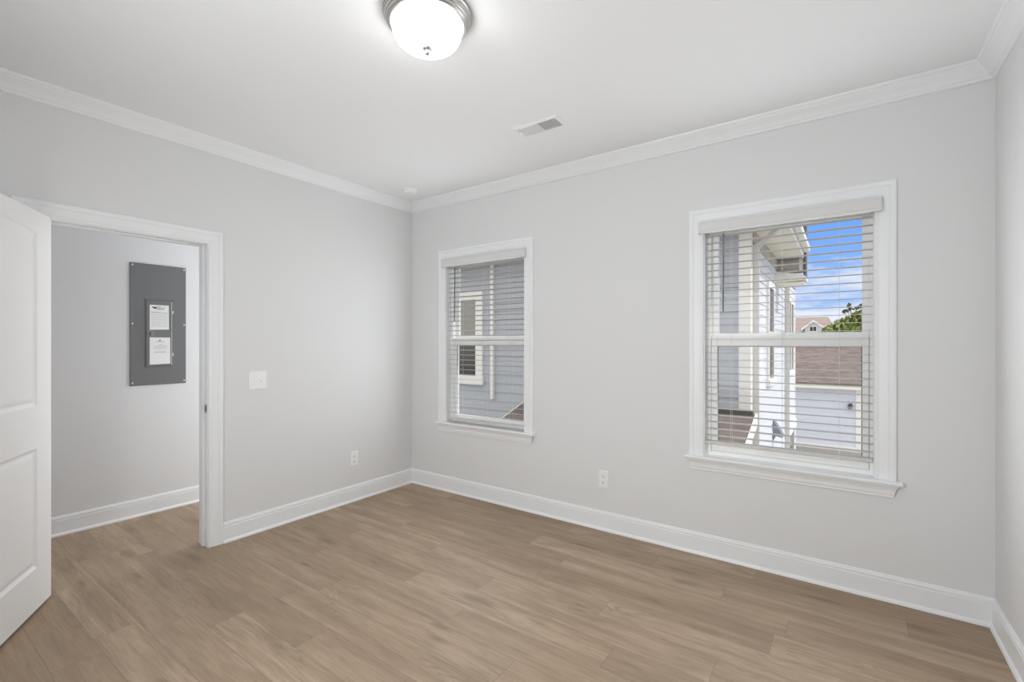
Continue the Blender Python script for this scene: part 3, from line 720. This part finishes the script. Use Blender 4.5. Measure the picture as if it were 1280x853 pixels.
# ------------------------------------------------------------------ outside: far house and trees
FY = 44
fh = empty('distant_house', (1.2, FY, GZ)); tag(fh, 'distant house with pinkish-brown roof and a small white dormer', 'house')
def Fp(name, bm, m, parent=None, **k):
    bmesh.ops.translate(bm, verts=bm.verts, vec=(-1.2, -FY, -GZ)); return obj(name, bm, m, parent or fh, **k)
Fp('wall', boxes((-8, 3.3, FY+.6, FY+7, GZ, 1.35)), M['siding_gar'])
bm = new(); vq = [bm.verts.new(p) for p in ((-8.3, FY, 1.3), (3.7, FY, 1.3), (3.7, FY+8, 1.3), (-8.3, FY+8, 1.3))]; vt = [bm.verts.new(p) for p in ((-6.5, FY+3.4, 3.75), (2.36, FY+3.4, 3.75))]
bm.faces.new((vq[0], vq[1], vt[1], vt[0])); bm.faces.new((vq[1], vq[2], vt[1])); bm.faces.new((vq[2], vq[3], vt[0], vt[1])); bm.faces.new((vq[3], vq[0], vt[0])); bm.faces.new(vq)
Fp('roof', bm, M['shingle_far'])
dm = new(); prism(dm, [(.80, FY-.1, 1.4), (2.75, FY-.1, 1.4), (2.75, FY-.1, 2.15), (1.42, FY-.1, 3.22), (.80, FY-.1, 2.72)], (0, 3.2, 0)); dmo = Fp('dormer', dm, M['siding_gar'])
bm = new()
for a, b in (((.55, 2.62), (1.42, 3.36)), ((1.42, 3.36), (3.05, 2.05))):
    prism(bm, [(a[0], FY-.35, a[1]), (b[0], FY-.35, b[1]), (b[0], FY-.35, b[1]-.17), (a[0], FY-.35, a[1]-.17)], (0, 3.2, 0))
Fp('dormer_rake', bm, M['xtrim'], dmo)
Fp('dormer_window', boxes((1.10, 1.68, FY-.16, FY-.1, 2.32, 2.84)), M['xtrim'], dmo)
Fp('dormer_pane', boxes((1.17, 1.37, FY-.18, FY-.16, 2.40, 2.76), (1.41, 1.61, FY-.18, FY-.16, 2.40, 2.76)), M['darkglass'], dmo)

def tree(x, y, z1, blobs, leafmats, label, cat='tree', leaf=.20, n=420, trunk_r=.16, branch=.05):
    t = empty('tree', (x, y, GZ)); tag(t, label, cat, 'trees beyond the garage')
    bm = new(); tube(bm, (0, 0, 0), (.05, 0, z1-GZ-.5), trunk_r, 8)
    for bx_, by_, bz_, r in blobs: tube(bm, (.04, 0, max(.5, (bz_-GZ)*.62)), (bx_, by_, bz_-GZ), branch, 6)
    obj('trunk', bm, M['bark'], t)
    bm = new()
    for bx_, by_, bz_, r in blobs:
        m_ = int(n*r*r)+8
        for k in range(m_):
            v = Vector((random.gauss(0, 1), random.gauss(0, 1), random.gauss(0, 1))).normalized()*(r*(.45+.6*random.random()))
            c = Vector((bx_, by_, bz_-GZ))+Vector((v.x, v.y, v.z*.85)); s = leaf*(.6+.8*random.random())
            a = Vector((random.gauss(0, 1), random.gauss(0, 1), random.gauss(0, 1))).normalized(); b = a.orthogonal().normalized()*s; d = a.cross(b).normalized()*s*.7
            f = bm.faces.new([bm.verts.new(c+p) for p in (b, d, -b, -d)]); f.material_index = random.randrange(len(leafmats))
    obj('foliage', bm, leafmats, t, recalc=False)
def at(px, pyy, Y):
    th = R(35.375); u = (px-640.08)/583.4; dx = -math.sin(th)+u*math.cos(th); dy = math.cos(th)+u*math.sin(th); t = (Y+3.1976)/dy
    return 3.485+t*dx, 1.3754+t*(429.23-pyy)/583.4
x, z = at(1050, 412, 33)
tree(x, 33, z+.5, [(-.45, 0, z-.25, .62), (.2, 0, z-.1, .70), (.0, .2, z+.28, .45), (-.75, .1, z-1.0, .75), (.35, 0, z-1.2, .9)], [M['leaf'], M['leaf'], M['leaf2']], 'low bright green tree just right of the distant roof', n=760, leaf=.15)
x, z = at(1074, 404, 38)
tree(x, 38, z+.9, [(-.40, 0, z+.05, .55), (.25, 0, z+.30, .70), (.0, 0, z-.6, .85), (1.2, 0, z, 1.1), (1.3, 0, z-1.3, 1.2), (-.1, 0, z-1.5, 1.0)], [M['leaf3'], M['leaf'], M['leaf2']], 'taller olive-green tree at the right edge of the large window', n=620, leaf=.17)
x, z = at(1070, 388, 42.5)
random.seed(5)
tw = [(random.uniform(-.75, .75), random.uniform(-.3, .3), z+random.uniform(-.25, .42), random.uniform(.10, .20)) for k in range(16)]
tree(x, 42.5, z-.2, tw+[(-.95, 0, z-.75, .12), (-.3, 0, z-.7, .2)], [M['leaf3']], 'sparse bare-branched treetop rising behind the olive-green tree', leaf=.10, n=300, trunk_r=.05, branch=.012)
